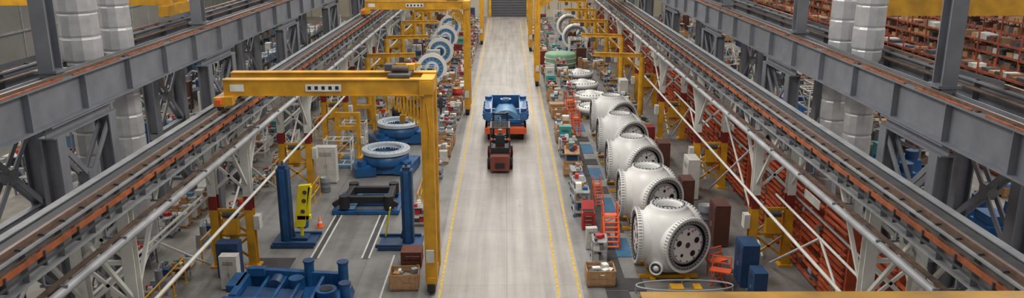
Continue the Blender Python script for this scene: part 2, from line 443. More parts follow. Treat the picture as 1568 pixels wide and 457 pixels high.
def bearing(k1='hub_white',k2='steel_gray'):
    b=MB(); b.lathe([(1.1,.5),(1.35,.5),(1.35,.85),(1.0,.85),(1.0,.5),(1.1,.5)],k1,40)
    b.lathe([(.95,.7),(.4,.9),(.3,1.1),(0,1.1)],k1,32)
    for i in range(30):
        t=i*math.pi/15; b.cyl((1.18*math.cos(t),1.18*math.sin(t),.85),(1.18*math.cos(t),1.18*math.sin(t),.92),.045,'steel_dark',6)
    for i in range(4):
        t=i*math.pi/2+.7; b.box((1.1*math.cos(t),1.1*math.sin(t),.26),(.25,.25,.5),'yellow_paint')
    b.lathe([(1.0,.3),(1.3,.3),(1.3,.5)],k2,32)
    return b.mesh('blade_bearing_ring')
br=bearing()
for x,y in ((6.6,59.5),(6.7,64),(6.5,68.8),(6.6,74)): place(br,'blade_bearing_ring',(x,y,0)); OCC.append((x-1.4,y-1.4,x+1.4,y+1.4))
b=MB(); b.lathe([(0,1.5),(1.4,1.5),(1.55,1.35),(1.55,.3),(1.45,.12),(0,.12)],'green_cover',32)
b.lathe([(1.56,.5),(1.6,.5),(1.6,.62),(1.56,.62)],'paper',32); b.lathe([(1.56,1.0),(1.6,1.0),(1.6,1.08),(1.56,1.08)],'paper',32)
for x,y in((1,1),(-1,1),(1,-1),(-1,-1)): b.box((x*.8,y*.8,.08),(.3,.3,.14),'wood')
b.obj('covered_drum',(5.4,81,0)); OCC.append((3.8,79.4,7.0,82.6))
def standring():
    b=MB(); T=axisM((0,0,1.7),0)
    b.lathe([(1.2,-.3),(1.5,-.3),(1.5,.3),(1.2,.3),(1.2,-.3)],'hub_white',40,T); b.lathe([(1.1,0),(.9,.1),(.9,-.1),(1.2,-.1)],'hub_gray',32,T)
    b.box((0,0,.15),(2.4,1.2,.28),'blue_cast'); b.box((-.8,0,.4),(.4,.8,.4),'blue_cast'); b.box((.8,0,.4),(.4,.8,.4),'blue_cast')
    return b.mesh('standing_ring')
sr=standring()
for x,y in ((7.7,91),(7.7,101)): place(sr,'standing_ring',(x,y,0)); OCC.append((x-1.6,y-.7,x+1.6,y+.7))

# ---------------- blue castings ----------------
def bedplate():
    b=MB(); k='blue_cast'
    b.box((0,0,.18),(2.6,3.6,.3),k,taper=.96)
    for s in (-1,1):
        b.hexa([(s*1.0,-1.9,.3),(s*1.5,-1.9,.5),(s*1.5,1.9,.5),(s*1.0,1.9,.3),(s*.95,-1.7,1.0),(s*1.5,-1.8,1.15),(s*1.45,1.8,1.55),(s*.95,1.7,1.5)],k)
        b.cyl((s*1.25,-1.4,1.0),(s*1.25,-1.4,1.35),.22,k,16); b.cyl((s*1.25,1.2,1.3),(s*1.25,1.2,1.65),.25,k,16)
        b.box((s*1.55,0,.8),(.12,3.2,.2),k)
        for y in (-1.2,-.3,.6,1.4): b.box((s*1.52,y,.75),(.14,.12,.75),k)
    T=Matrix.Translation((0,-1.7,.3))@Matrix.Rotation(math.radians(-90),4,'X')
    b.lathe([(.95,0),(.95,.5),(.85,2.2),(.7,3.3)],'blue_light',20,T,a0=math.pi,a1=2*math.pi)
    b.lathe([(.6,0),(.95,0)],'blue_light',20,T,a0=math.pi,a1=2*math.pi)
    b.lathe([(0,.05),(.6,.05)],'blue_dark',20,T,a0=math.pi,a1=2*math.pi)
    b.box((0,1.75,1.0),(2.3,.25,1.2),k); b.box((0,-1.85,.4),(2.2,.2,.3),k)
    b.cyl((0,1.0,1.0),(0,1.0,1.45),.4,k,24); b.cyl((0,1.0,1.45),(0,1.0,1.5),.26,'black',20)
    return b.mesh('turbine_bedplate')
bp=bedplate()
b=MB()
b.box((0,0,.85),(2.7,5.2,.22),'orange_paint')
for s in (-1,1):
    b.box((s*1.3,0,.78),(.14,5.3,.36),'orange_bright')
    for y in (-1.9,-1.1,1.1,1.9): b.cyl((s*.85,y,.38),(s*1.2,y,.38),.38,'rubber',20); b.cyl((s*1.2,y,.38),(s*1.22,y,.38),.18,'steel_light',12)
for y in (-1.5,1.5): b.box((0,y,.4),(1.8,.14,.14),'steel_dark'); b.box((0,y,.6),(.9,.6,.3),'steel_dark')
b.box((0,-2.62,.75),(2.7,.12,.4),'orange_bright'); b.beam((0,-2.6,.6),(0,-3.4,.5),.12,.12,'steel_dark')
b.obj('transport_trailer',(-.05,54.8,0))
place(bp,'turbine_bedplate',(-.05,54.8,.97),0,.02,(.96,1.1,.8))
def forklift():
    b=MB()
    b.box((0,-1.8,.5),(1.0,.65,.7),'red_brown'); b.box((0,-1.8,.87),(.9,.55,.08),'red_brown')
    b.box((0,-2.15,.45),(.5,.05,.25),'black')
    b.box((0,-.35,.55),(1.05,2.1,.45),'black'); b.box((0,-.95,.98),(.95,.9,.42),'black'); b.box((0,.55,.85),(1.1,.35,.6),'black')
    b.box((0,-1.35,.75),(1.0,.25,.45),'black')
    for s in (-1,1):
        b.box((s*.46,-.6,1.0),(.12,.6,.36),'red_bright'); b.box((s*.5,-.3,.6),(.1,.9,.35),'red_bright')
        b.cyl((s*.42,-1.15,.3),(s*.66,-1.15,.3),.3,'rubber',20); b.cyl((s*.4,.75,.36),(s*.68,.75,.36),.36,'rubber',20)
        b.cyl((s*.68,.75,.36),(s*.7,.75,.36),.17,'orange_bright',14)
        b.beam((s*.5,-1.25,1.1),(s*.48,-1.0,2.15),.07,.07,'black'); b.beam((s*.5,.7,1.0),(s*.48,.35,2.15),.07,.07,'black')
        b.box((s*.48,-.35,2.17),(.08,1.5,.07),'black')
        b.box((s*.38,1.25,1.35),(.12,.16,2.3),'black'); b.box((s*.25,1.8,.12),(.12,1.1,.05),'steel_dark')
        b.cyl((s*.45,-1.1,1.6),(s*.45,-1.18,1.6),.07,'orange_bright',10)
    for y in (-1.05,-.75,-.45,-.15,.15,.38): b.box((0,y,2.17),(.95,.06,.05),'black')
    for z in (.4,1.2,2.4): b.box((0,1.25,z),(.85,.12,.1),'black')
    b.box((0,1.36,.5),(.9,.06,.5),'black')
    b.cyl((0,1.3,.3),(0,1.3,2.2),.05,'steel_light',8)
    b.box((0,-.6,1.22),(.5,.5,.1),'red_bright'); b.box((0,-.86,1.5),(.5,.12,.5),'black')
    b.cyl((0,.25,1.15),(0,.4,1.0),.03,'black',6); b.lathe([(.16,0),(.19,.015),(.16,.03)],'black',16,Matrix.Translation((0,.22,1.3)))
    return b.mesh('forklift')
place(forklift(),'forklift',(-.38,47.4,0),0,0,1.12)

def yawbase():
    b=MB(); k='blue_cast'
    b.box((0,0,.4),(3.3,2.2,.5),k,taper=.92); b.box((-1.2,-.4,.3),(1.2,2.0,.5),k,.2); b.box((1.2,0,.35),(1.0,2.3,.55),k,-.15)
    for s in (-1,1): b.cyl((s*1.25,-.8,.1),(s*1.25,-.8,.85),.3,k,18); b.box((s*1.3,.6,.12),(.5,.5,.2),'blue_dark')
    b.lathe([(0,.5),(1.25,.5),(1.32,.7),(1.3,1.2),(1.0,1.2)],k,40)
    b.lathe([(.85,1.1),(.85,1.22),(1.0,1.22)],'ring_steel',40)
    b.lathe([(.92,1.2),(.92,1.42),(1.36,1.42),(1.4,1.38),(1.4,1.2),(1.2,1.2)],'ring_steel',48,smooth=False)
    b.lathe([(.97,1.424),(1.06,1.424)],'blue_light',48)
    b.lathe([(0,.8),(.85,.8),(.85,1.2)],'blue_dark',32)
    for i in range(30):
        t=i*math.pi/15; b.cyl((1.24*math.cos(t),1.24*math.sin(t),1.42),(1.24*math.cos(t),1.24*math.sin(t),1.43),.028,'steel_dark',6)
    b.box((0,0,.07),(3.0,1.8,.14),'steel_dark')
    return b.mesh('yaw_bearing_frame')
yb=yawbase(); place(yb,'yaw_bearing_frame',(-7.0,45.7,0)); place(yb,'yaw_bearing_frame',(-7.1,52.3,0),.25)
b=MB()
for x in (-1.5,1.5): b.box((x,0,.14),(.3,2.9,.22),'blue_cast')
for y in (-1.3,0,1.3): b.box((0,y,.12),(3.3,.25,.18),'blue_cast')
b.box((-1.0,-.1,.27),(.9,2.4,.05),'blue_light')
k='black'
for x in (-1.05,1.15): b.beam((x,-1.2,.6),(x*.95,1.2,.6),.28,.4,k); b.cyl((x,-1.2,.3),(x,-1.2,.95),.26,k,16); b.cyl((x*.95,1.2,.3),(x*.95,1.2,.85),.26,k,16)
for y in (-.75,.8): b.box((0,y,.6),(2.2,.3,.34),k)
for s in (-1,1): b.beam((s*1.2,-1.2,.7),(s*1.6,-1.2,.45),.25,.25,k)
b.obj('cast_frame',(-7.0,39.6,0),0,.02)
def stand(s):
    b=MB(); k='blue_dark'
    b.box((0,0,.09),(1.9,1.5,.16),k); 
    for y in (-.65,.65): b.box((s*.1,y,.2),(1.9,.14,.16),k)
    b.box((-s*.35,0,1.85),(.5,.5,3.4),k); b.box((-s*.35,-.28,1.85),(.22,.1,3.3),'blue_cast')
    b.box((-s*.35,0,3.6),(.34,.4,.2),k); b.cyl((-s*.35,0,3.6),(-s*.35,0,3.85),.06,'steel_dark',8)
    b.beam((-s*.1,0,.3),(-s*.3,0,1.2),.1,.25,k)
    return b
b=stand(1)
b.M=Matrix.Translation((.28,.1,0))
k='yellow_bright'
b.hexa([(-.3,-.12,.75),(.15,-.12,.75),(.15,.12,.75),(-.3,.12,.75),(.0,-.12,2.7),(.55,-.12,2.75),(.55,.12,2.75),(.0,.12,2.7)],k)
b.beam((.5,0,2.65),(.3,0,1.1),.14,.24,k,up=(0,1,0)); b.box((.15,0,1.2),(.6,.24,.2),k)
for z in (1.5,2.0,2.4): b.cyl((.05+(z-1)*.16,-.14,z),(.05+(z-1)*.16,-.121,z),.1,'steel_dark',12)
b.box((.0,0,.45),(.12,.12,.6),k); b.box((-.05,0,.25),(.7,.6,.1),'blue_dark')
b.obj('lifting_stand',(-9.55,34.6,0),0,.01)
b=stand(-1); b.beam((-.75,.5,.25),(-.5,.5,1.6),.06,.2,'yellow_bright'); b.obj('lifting_stand',(-4.75,34.3,0),0,.01)
def bigcast():
    b=MB(); k='blue_cast'
    b.box((0,0,.3),(4.2,2.4,.35),k,taper=.95)
    b.hexa([(-2.3,-1.2,.3),(2.2,-1.2,.3),(2.2,-.95,.3),(-2.3,-.95,.3),(-2.5,-1.35,1.1),(2.3,-1.3,.9),(2.2,-1.05,.9),(-2.4,-1.05,1.1)],k)
    b.hexa([(-2.0,1.0,.3),(1.9,1.0,.3),(1.9,1.2,.3),(-2.0,1.2,.3),(-2.2,1.0,1.25),(1.7,1.0,1.0),(1.7,1.25,1.0),(-2.2,1.25,1.25)],k)
    b.box((-2.1,0,.8),(.3,2.3,.7),k,taper=.9); b.box((-2.35,.3,1.0),(.5,1.2,.3),k); b.box((-1.7,.9,1.2),(.6,.3,.35),k)
    for x in (-1.4,-.7,0,.8): b.beam((x,-1.1,.6),(x+.1,1.0,.7),.12,.5,k)
    b.hexa([(-1.9,-.9,.8),(.3,-.9,.6),(.3,.2,.6),(-1.9,.2,.8),(-1.9,-.9,.9),(.3,-.9,.7),(.3,.2,.7),(-1.9,.2,.9)],'blue_dark')
    b.cyl((-.9,.3,.8),(-.9,.9,.8),.3,'blue_dark',18); b.cyl((-.1,.6,.5),(-.1,.6,1.05),.3,k,18)
    for x,y,z in ((1.75,.8,1.6),(2.1,-.6,1.35),(.3,1.15,1.5)): b.cyl((x,y,.4),(x,y,z),.2,k,18); b.cyl((x,y,z),(x,y,z+.06),.24,'blue_dark',18)
    b.cyl((1.3,-.3,.45),(1.3,-.3,1.0),.4,k,20); b.cyl((1.3,-.3,1.0),(1.3,-.3,1.03),.25,'black',16)
    b.box((-.6,-1.42,.75),(.5,.03,.35),'paper')
    for x in (-1.5,1.5): b.box((x,0,.07),(.3,2.2,.14),'wood')
    return b.mesh('main_frame_casting')
place(bigcast(),'main_frame_casting',(-7.9,28.0,0),0,.03,(.95,1,.95)); OCC.append((-10.4,26.5,-5.5,29.4))
def rotor():
    b=MB(); T=axisM((0,0,1.75),math.radians(8))
    b.lathe([(0,-.5),(1.1,-.5),(1.22,-.4),(1.22,.55)],'blue_cast',40,T)
    b.lathe([(1.22,.55),(1.34,.6),(1.34,.8),(1.0,.8)],'hub_white',40,T,smooth=False)
    b.lathe([(1.0,.8),(.95,.72),(.6,.72)],'blue_light',40,T,smooth=False)
    b.lathe([(.6,.72),(.6,.82),(.42,.82)],'hub_white',32,T,smooth=False)
    b.lathe([(.42,.82),(.38,1.0),(0,1.0)],'blue_cast',32,T,smooth=False)
    b.lathe([(0,1.02),(.16,1.02)],'black',16,T)
    for i in range(16):
        t=i*math.pi/8; p=T@V((.8*math.cos(t),.8*math.sin(t),.72)); q=T@V((.8*math.cos(t),.8*math.sin(t),.76)); b.cyl(p,q,.06,'blue_dark',8)
    for y in (-.3,.4): b.box((0,y,.22),(2.2,.2,.4),'yellow_paint'); b.box((-.85,y,.5),(.3,.2,.5),'yellow_paint'); b.box((.85,y,.5),(.3,.2,.5),'yellow_paint')
    return b.mesh('generator_rotor')
ro=rotor()
for i,(x,y) in enumerate(((-6.6,71.2),(-6.65,81),(-6.8,91),(-7,101.5),(-7,112))): place(ro,'generator_rotor',(x,y,.0)); OCC.append((x-1.4,y-1.2,x+1.4,y+1.2))

# ---------------- small objects ----------------
def crate(seed,kw='wood',full=True):
    r=random.Random(seed); b=MB()
    b.box((0,0,.15),(1.15,.95,.04),kw)
    for y in (-.35,0,.35): b.box((0,y,.07),(1.1,.1,.1),kw)
    for s in (-1,1):
        for z in (.27,.45,.63): b.box((0,s*.46,z),(1.15,.03,.15),kw); b.box((s*.56,0,z),(.03,.92,.15),kw)
        for x in (-.5,.5): b.box((x,s*.49,.43),(.08,.03,.6),kw)
    if full:
        for i in range(9):
            k=r.choice(['steel_light','paper','steel_dark','cardboard','hub_gray']); 
            b.box((r.uniform(-.4,.4),r.uniform(-.3,.3),r.uniform(.3,.6)),(r.uniform(.15,.35),r.uniform(.1,.3),r.uniform(.1,.3)),k,r.uniform(0,3))
    else: b.box((0,0,.7),(1.16,.96,.04),kw)
    return b.mesh('wooden_crate')
def cart(seed):
    r=random.Random(seed); b=MB()
    for x in (-.5,.5):
        for y in (-.3,.3): b.cyl((x,y,.12),(x,y,1.15),.025,'steel_light',6); b.cyl((x-.02,y,.07),(x+.02,y,.07),.07,'mat_blue',10)
    for z in (.2,.65,1.05):
        b.box((0,0,z),(1.05,.65,.04),'steel_light')
        for i in range(5):
            h=r.uniform(.08,.3); k=r.choice(['paper','cardboard','steel_dark','blue_cast','red_bright','steel_light','box_white','yellow_paint'])
            b.box((r.uniform(-.4,.4),r.uniform(-.18,.18),z+.02+h/2),(r.uniform(.12,.3),r.uniform(.1,.25),h),k,r.uniform(-.3,.3))
    return b.mesh('tool_cart')
def bench(seed):
    r=random.Random(seed); b=MB()
    b.box((0,0,.85),(.9,1.9,.06),r.choice(['wood','box_white','steel_light']))
    for x in (-.38,.38):
        for y in (-.85,.85): b.box((x,y,.42),(.07,.07,.82),'steel_gray')
    b.box((0,0,.3),(.8,1.7,.04),'steel_gray'); b.box((0,-.5,.6),(.6,.5,.4),r.choice(['blue_dark','steel_dark','red_paint']))
    for i in range(9):
        h=r.uniform(.06,.35); k=r.choice(['paper','cardboard','steel_dark','blue_cast','red_bright','steel_light','black','teal'])
        b.box((r.uniform(-.3,.3),r.uniform(-.8,.8),.88+h/2),(r.uniform(.1,.35),r.uniform(.1,.3),h),k,r.uniform(-.4,.4))
        b.box((r.uniform(-.25,.25),r.uniform(-.1,.75),.32+h/2),(r.uniform(.1,.3),.2,h),k)
    return b.mesh('workbench')
def cab(k,w=1,d=.6,h=1.9):
    b=MB(); b.box((0,0,h/2+.05),(w,d,h),k); b.box((0,0,.03),(w*.95,d*.9,.06),'black'); b.box((0,0,h+.07),(w*1.02,d*1.02,.03),k)
    for s in (-1,1):
        b.box((s*w*.245,-d/2-.01,h/2+.05),(w*.46,.02,h*.93),k); b.box((s*w*.05,-d/2-.03,h*.5),(.02,.03,.2),'steel_light')
    for z in (.8,.84,.88): b.box((0,-d/2-.022,h*z),(w*.6,.01,.02),'black')
    return b.mesh('storage_cabinet')
def palbox(seed):
    r=random.Random(seed); b=MB()
    for y in (-.4,0,.4): b.box((0,y,.06),(1.1,.1,.1),'wood')
    for x in (-.45,-.15,.15,.45): b.box((x,0,.13),(.2,1.0,.03),'wood')
    for i in (-1,1):
        for j in (-1,1):
            h=r.uniform(.25,.75); b.box((i*.26,j*.24,.145+h/2),(.48,.44,h),r.choice(['cardboard','box_white','box_brown','paper','cardboard']))
            if r.random()<.4: b.box((i*.26,j*.24,.15+h+.1),(.3,.3,.2),r.choice(['steel_light','cardboard','blue_light']))
    return b.mesh('pallet_of_boxes')
def drum(k,k2):
    b=MB(); b.lathe([(0,.02),(.29,.02),(.3,.05),(.3,.3),(.31,.31),(.3,.33),(.3,.6),(.31,.61),(.3,.63),(.3,.86),(.28,.88)],k,20); b.lathe([(.28,.88),(.3,.9),(.26,.9),(.25,.86),(0,.86)],k2,20)
    return b.mesh('steel_drum')
def machine(seed):
    r=random.Random(seed); b=MB()
    b.box((0,0,.5),(1.5,1.1,1.0),'steel_light',taper=.95); b.cyl((-.5,0,1.0),(-.5,0,1.7),.25,'steel_gray',14); b.box((.35,0,1.2),(.6,.8,.5),r.choice(['steel_dark','blue_dark','box_white']))
    b.tube([(-.5,0,1.7),(-.2,0,2.0),(.3,0,1.9),(.4,0,1.4)],.06,'steel_light',8); b.cyl((.1,-.65,.5),(.1,-.5,.5),.3,'steel_dark',16); b.box((-.4,-.57,.6),(.4,.05,.3),'black')
    return b.mesh('machine_unit')
def frame_rack(seed):
    r=random.Random(seed); b=MB(); k='white_paint'
    for x in (-.9,.9):
        for y in (-.5,.5): b.box((x,y,1.1),(.08,.08,2.2),k)
        b.beam((x,-.5,.3),(x,.5,2.0),.05,.05,k)
    for z in (.4,1.2,2.1):
        for y in (-.5,.5): b.box((0,y,z),(1.8,.06,.08),k)
        for x in (-.9,-.3,.3,.9): b.box((x,0,z),(.06,1.0,.05),k)
    for i in range(6):
        z=r.choice((.45,1.25)); b.box((r.uniform(-.6,.6),r.uniform(-.2,.2),z+.2),(.35,.4,.36),r.choice(['steel_light','blue_cast','cardboard','steel_dark']))
    b.beam((-.9,-.5,.4),(.9,-.5,2.1),.05,.05,k)
    return b.mesh('parts_frame_rack')
def press():
    b=MB(); k='yellow_paint'
    for x in (-.75,.75): b.box((x,0,1.7),(.28,.35,3.3),k); b.box((x,0,.06),(.5,1.2,.12),k); b.beam((x,-.5,.1),(x,-.1,1.0),.1,.1,k)
    for z in (.9,2.2,3.2): b.box((0,0,z),(1.3,.3,.28),k)
    b.cyl((0,0,2.2),(0,0,1.4),.14,'steel_light',14); b.box((0,0,1.1),(.8,.5,.12),'steel_dark'); b.box((1.0,-.1,1.3),(.2,.3,.5),'box_white')
    return b.mesh('hydraulic_press')
def railing(L):
    b=MB(); k='yellow_paint'; n=round(L/1.2)
    for i in range(n+1): b.cyl((0,i*L/n-L/2,.01),(0,i*L/n-L/2,1.1),.035,k,8); b.box((0,i*L/n-L/2,.01),(.16,.16,.02),k)
    for z in (.55,1.08): b.cyl((0,-L/2,z),(0,L/2,z),.03,k,8)
    return b.mesh('safety_railing')
CR=[crate(i) for i in range(4)]+[crate(9,'wood',False)]; CT=[cart(i) for i in range(6)]; BN=[bench(i) for i in range(6)]; PB=[palbox(i) for i in range(6)]
CB=[cab('brown_panel',1,.6,1.7),cab('blue_dark',1.1,.7,1.8),cab('box_white',1.2,.6,2.1),cab('red_paint',.9,.6,1.3),cab('box_white',.8,.5,1.6),cab('teal',.8,.5,1.2)]
DR=[drum('blue_cast','blue_dark'),drum('red_bright','yellow_paint'),drum('steel_gray','steel_light')]
MC=[machine(i) for i in range(3)]; FR=[frame_rack(i) for i in range(3)]; HP=press()
def nm(me): return me.name.split('.')[0]
def put(me,x,y,rz=0,sc=None,force=True):
    f=foot(me,x,y,rz,sc)
    if not force:
        for o in OCC:
            if f[0]<o[2]-.02 and f[2]>o[0]+.02 and f[1]<o[3]-.02 and f[3]>o[1]+.02: return None
    OCC.append(f)
    return place(me,nm(me),(x,y,0),rz,0,sc)
def tput(me,x,y,rz=0,sc=None): return put(me,x,y,rz,sc,False)
for x in (-12.1,-10.65,10.3,11.75):
    for y in TY: OCC.append((x-.3,y-.3,x+.3,y+.3))
for s,X,dz in UP:
    for y0,y1 in PAIRS(s):
        for x in (X,X+s*2.7): OCC.append((x-.5,y0-.5,x+.5,y1+.5))
for y in (30.2,61.0,98): OCC.append((-3.3,y-1.2,-2.4,y+1.2))
for y in (72.2,92.5): OCC.append((2.3,y-1.2,3.1,y+1.2))
OCC+=[(-8.9,44.2,-5.2,47.2),(-8.9,50.8,-5.2,54.0),(-8.9,37.8,-5.3,41.3),(-10.6,33.6,-8.5,35.6),(3,86.4,3.6,87.2),(-3.6,107.6,-2.9,108.5),(3,98.8,3.6,99.6),(-5.3,59.1,-4.5,60)]
put(CR[0],-4.05,29.9,.05,(1.0,1.0,1.0)); put(crate(9,'wood_dark',False),-4.0,32.1,0,(.75,.9,1))
put(CR[1],3.75,30.2,.0); put(CT[0],3.95,32.4,1.5); put(CB[4],3.75,33.8,.1,.6); put(CR[2],3.8,44.9,0,.95); 
put(CT[1],3.7,38.4,1.57,1.2); put(CT[2],3.75,40.4,1.57,1.1); put(CT[4],3.8,42.6,1.57,1)
b=MB()
b.box((0,0,.45),(.6,.5,.8),'red_bright'); b.beam((0,.25,.85),(0,.5,1.25),.6,.04,'red_bright'); b.box((0,0,.87),(.5,.4,.04),'black'); b.box((0,-.26,.5),(.4,.03,.5),'red_paint')
for i in range(3): b.box((0,-.28,.3+i*.2),(.3,.02,.03),'steel_light')
b.obj('red_tool_chest',(3.85,36.3,0)); OCC.append((3.4,35.9,4.2,36.8))
def ladder():
    b=MB(); k='orange_bright'
    for s in (-1,1):
        b.cyl((s*.38,-.7,.1),(s*.38,.5,2.0),.035,k,6); b.cyl((s*.38,.5,.05),(s*.38,.5,2.9),.035,k,6); b.cyl((s*.38,-.7,.05),(s*.38,.5,.1),.03,k,6)
        b.cyl((s*.38,-.6,1.1),(s*.38,.45,2.85),.03,k,6); b.cyl((s*.38,-.7,.1),(s*.38,-.6,1.1),.03,k,6); b.cyl((s*.38,.95,.05),(s*.38,.95,2.9),.035,k,6); b.cyl((s*.38,.5,2.9),(s*.38,.95,2.9),.03,k,6)
    for i in range(7): b.box((0,-.6+i*.17,.25+i*.275),(.76,.2,.03),k)
    b.box((0,.72,2.02),(.78,.5,.04),k)
    for z in (.6,1.2): b.cyl((-.38,.95,z),(.38,.95,z+.5),.025,k,6)
    return b.mesh('rolling_ladder')
la=ladder(); put(la,4.65,34.1,0,(.85,.8,.64)); put(la,4.75,57.2,.4,.8); put(la,4.7,39.7,.2,.5); put(la,4.75,53.6,.1,.6)
def ostand():
    b=MB(); k='orange_bright'
    b.box((0,0,.75),(.9,.5,.05),k)
    for s in (-1,1):
        b.beam((s*.4,-.2,.02),(-s*.3,.2,.75),.05,.05,k); b.beam((s*.4,.2,.02),(s*.4,.25,1.3),.05,.05,k)
    b.beam((-.4,.25,1.3),(.4,.25,1.3),.05,.05,k); b.beam((-.4,.24,1.0),(.4,.24,1.0),.05,.05,k); b.beam((-.4,-.2,.3),(.4,-.2,.3),.05,.05,k)
    return b.mesh('work_platform')
os_=ostand(); put(os_,8.65,31.0,.5,.85); put(os_,8.5,29.9,-.4,.9)
put(DR[1],-3.95,64.6,0,1.3); put(CB[2],-10.0,43.6,0,.95); put(CB[1],-11.3,31.0,0,.8); put(CB[4],-10.9,29.8,0,.85)
put(CB[0],8.95,38.6,-1.57,1); put(CB[0],8.95,45.0,-1.57,1.1); put(CB[1],9.6,30.2,-1.57,.95); put(CB[2],9.7,40.9,-1.57,1); put(CB[0],9.55,34.4,-1.57,1.1); put(CB[1],9.55,28.5,-1.57,.7)
put(DR[2],9.5,36.8,0,1.1); put(CB[3],9.2,51,-1.57); put(BN[3],9.3,54.5); put(BN[1],9.3,48)
put(HP,-9.7,54.6,0,.85); put(HP,-9.7,48.6,0,.85); put(FR[0],-9.85,46.3,0,.85); put(FR[1],-9.75,51.0,0,.8); put(HP,-9.8,61.0,0,.85)
rl=railing(3.6); put(rl,-9.9,39.4); put(rl,-12.9,34); put(rl,-12.9,45); put(rl,-12.9,55); put(rl,-4.4,40); put(rl,-12.9,28.5)
put(DR[0],-9.7,36.6,0,.9); put(DR[2],-9.75,41.9,0,.9); put(CT[3],-4.1,36.8,0,.9); put(CT[5],-4.1,44.3,0,.9)
def cone():
    b=MB(); b.box((0,0,.02),(.36,.36,.04),'cone_orange'); b.lathe([(.14,.04),(.03,.5),(0,.5)],'cone_orange',16); b.lathe([(.105,.2),(.085,.28)],'paper',16); return b.mesh('traffic_cone')
co=cone(); put(co,-8.9,36.6); put(co,-4.6,70.5,0,1.2)
def gearbox():
    b=MB()
    b.box((0,0,.5),(2.2,1.2,.7),'black'); b.cyl((-1.1,0,.9),(1.1,0,.9),.4,'steel_dark',18); b.box((.9,0,.9),(.5,1.3,.8),'black'); b.box((0,0,.08),(2.4,1.3,.14),'yellow_paint'); b.cyl((-1.3,0,.9),(-1.1,0,.9),.55,'black',18)
    for x in (-.5,0,.5): b.cyl((x,0,.9),(x,0,1.45),.12,'steel_gray',10)
    return b.mesh('gearbox_unit')
me=gearbox(); put(me,-6.9,57.6,0); put(me,-6.6,66.5,0,.9)
def jib(s):
    b=MB(); k='yellow_paint'
    b.cyl((0,0,.02),(0,0,4.8),.2,k,16); b.cyl((0,0,.02),(0,0,.1),.45,k,16); b.ib((0,0,4.95),(s*3.4,0,4.95),.3,.2,k); b.beam((0,0,3.9),(s*1.2,0,4.8),.1,.1,k)
    b.box((s*2.4,0,4.6),(.35,.25,.35),'steel_dark'); b.cyl((s*2.4,0,4.45),(s*2.4,0,2.6),.02,'steel_dark',5); b.box((s*2.4,0,2.5),(.12,.12,.25),k)
    return b.mesh('jib_crane')
jl=jib(1); jr=jib(-1)
for y in (57.2,66.8,77.2,87.7,96.2,106): place(jl,'jib_crane',(-9.8,y,0),.15); OCC.append((-10.3,y-.5,-9.3,y+.5))
for y in (57.2,67.6,78,88.4,98.9,109.3): place(jr,'jib_crane',(9.6,y,0),-.2); OCC.append((9.1,y-.5,10.1,y+.5))
rr=random.Random(11)
y=47.5
while y<118:
    tput(rr.choice(CR+CT+PB+BN+PB+CR[:3]),-3.9-rr.uniform(0,.2),y,rr.uniform(-.1,.1)); y+=rr.uniform(.5,.9)
y=46.3
while y<120:
    tput(rr.choice(CR+CT+BN+BN+PB+[CB[4],CB[5],CB[3]]),3.8+rr.uniform(0,.15),y,rr.uniform(-.1,.1)); y+=rr.uniform(.4,.8)
y=58
while y<120:
    tput(rr.choice(CR+CT+PB+CT+PB+[CB[4],CB[5],CB[3]]),5.2+rr.uniform(0,.2),y,rr.uniform(-.1,.1)); y+=rr.uniform(.6,1.2)
y=56
while y<122:
    m=rr.choice(BN+CB+PB+CT); tput(m,9.15,y,-1.57 if nm(m)=='storage_cabinet' else 0); 
    m=rr.choice(BN+CB+PB+CT+MC+FR); 
    if y>80: tput(m,7.6,y+.4,.0)
    y+=rr.uniform(.6,1.4)
y=55
while y<122:
    tput(rr.choice(BN+CB+PB+CT+MC+FR+[HP]),-9.3,y+.5,rr.choice((0,1.57))); tput(rr.choice(CB+PB+CT+MC+FR),-8.9,y,0)
    if y>62: tput(rr.choice(PB+CT+CR+CB),-5.2,y,.1); tput(rr.choice(BN+CB+PB+CT+MC+FR),-7,y,0)
    y+=rr.uniform(.7,1.5)

# ---------------- racks ----------------
def rack(L,H,D,levels,kf,seed,kb=('cardboard','box_brown','box_brown','cardboard','wood','steel_dark','wood_dark','steel_dark','box_white'),fill=.85):
    r=random.Random(seed); b=MB(); n=max(1,round(L/2.7)); p=L/n
    for i in range(n+1):
        for x in (-D/2,D/2): b.box((x,i*p,H/2),(.1,.1,H),kf)
        z=.3
        while z<H-.9: b.beam((-D/2,i*p,z),(D/2,i*p,z+.8),.04,.04,kf); z+=.8
    for l in range(levels):
        z=.15+l*(H-.3)/levels
        for x in (-D/2,D/2): b.box((x,L/2,z),(.06,L,.16),kf)
        b.box((0,L/2,z+.04),(D*.95,L,.03),'steel_gray')
        y=.35
        hmax=(H-.3)/levels-.25
        while y<L-.4:
            w=r.uniform(.35,.9)
            if r.random()<fill:
                h=r.uniform(.3,.8)*hmax; b.box((r.uniform(-.05,.05),y+w/2,z+.06+h/2),(D*.85,w*.9,h),r.choice(kb))
            y+=w
    return b.mesh('pallet_rack')
for x,H in ((33,5.0),(37.5,6.2),(42.5,7.2),(48,7.2)):
    place(rack(68,H,1.1,7,'orange_paint',int(x),fill=.7),'pallet_rack',(x,50,0))
place(rack(40,2.2,1,3,'orange_paint',5),'pallet_rack',(28.5,36,0)); place(rack(30,2.0,1,2,'steel_gray',6),'pallet_rack',(24.8,46,0))
OCC+=[(27.8,35,29.2,77),(24.1,45,25.5,77),(32.2,49,34,119)]
for x,y0,L,H in ((-22,60,40,3),(-28,50,50,4),(-34,45,55,4)):
    place(rack(L,H,1.1,3,'steel_gray',int(-x),('box_white','blue_light','cardboard','steel_light','steel_dark')),'pallet_rack',(x,y0,0)); OCC.append((x-.7,y0-.2,x+.7,y0+L+.2))
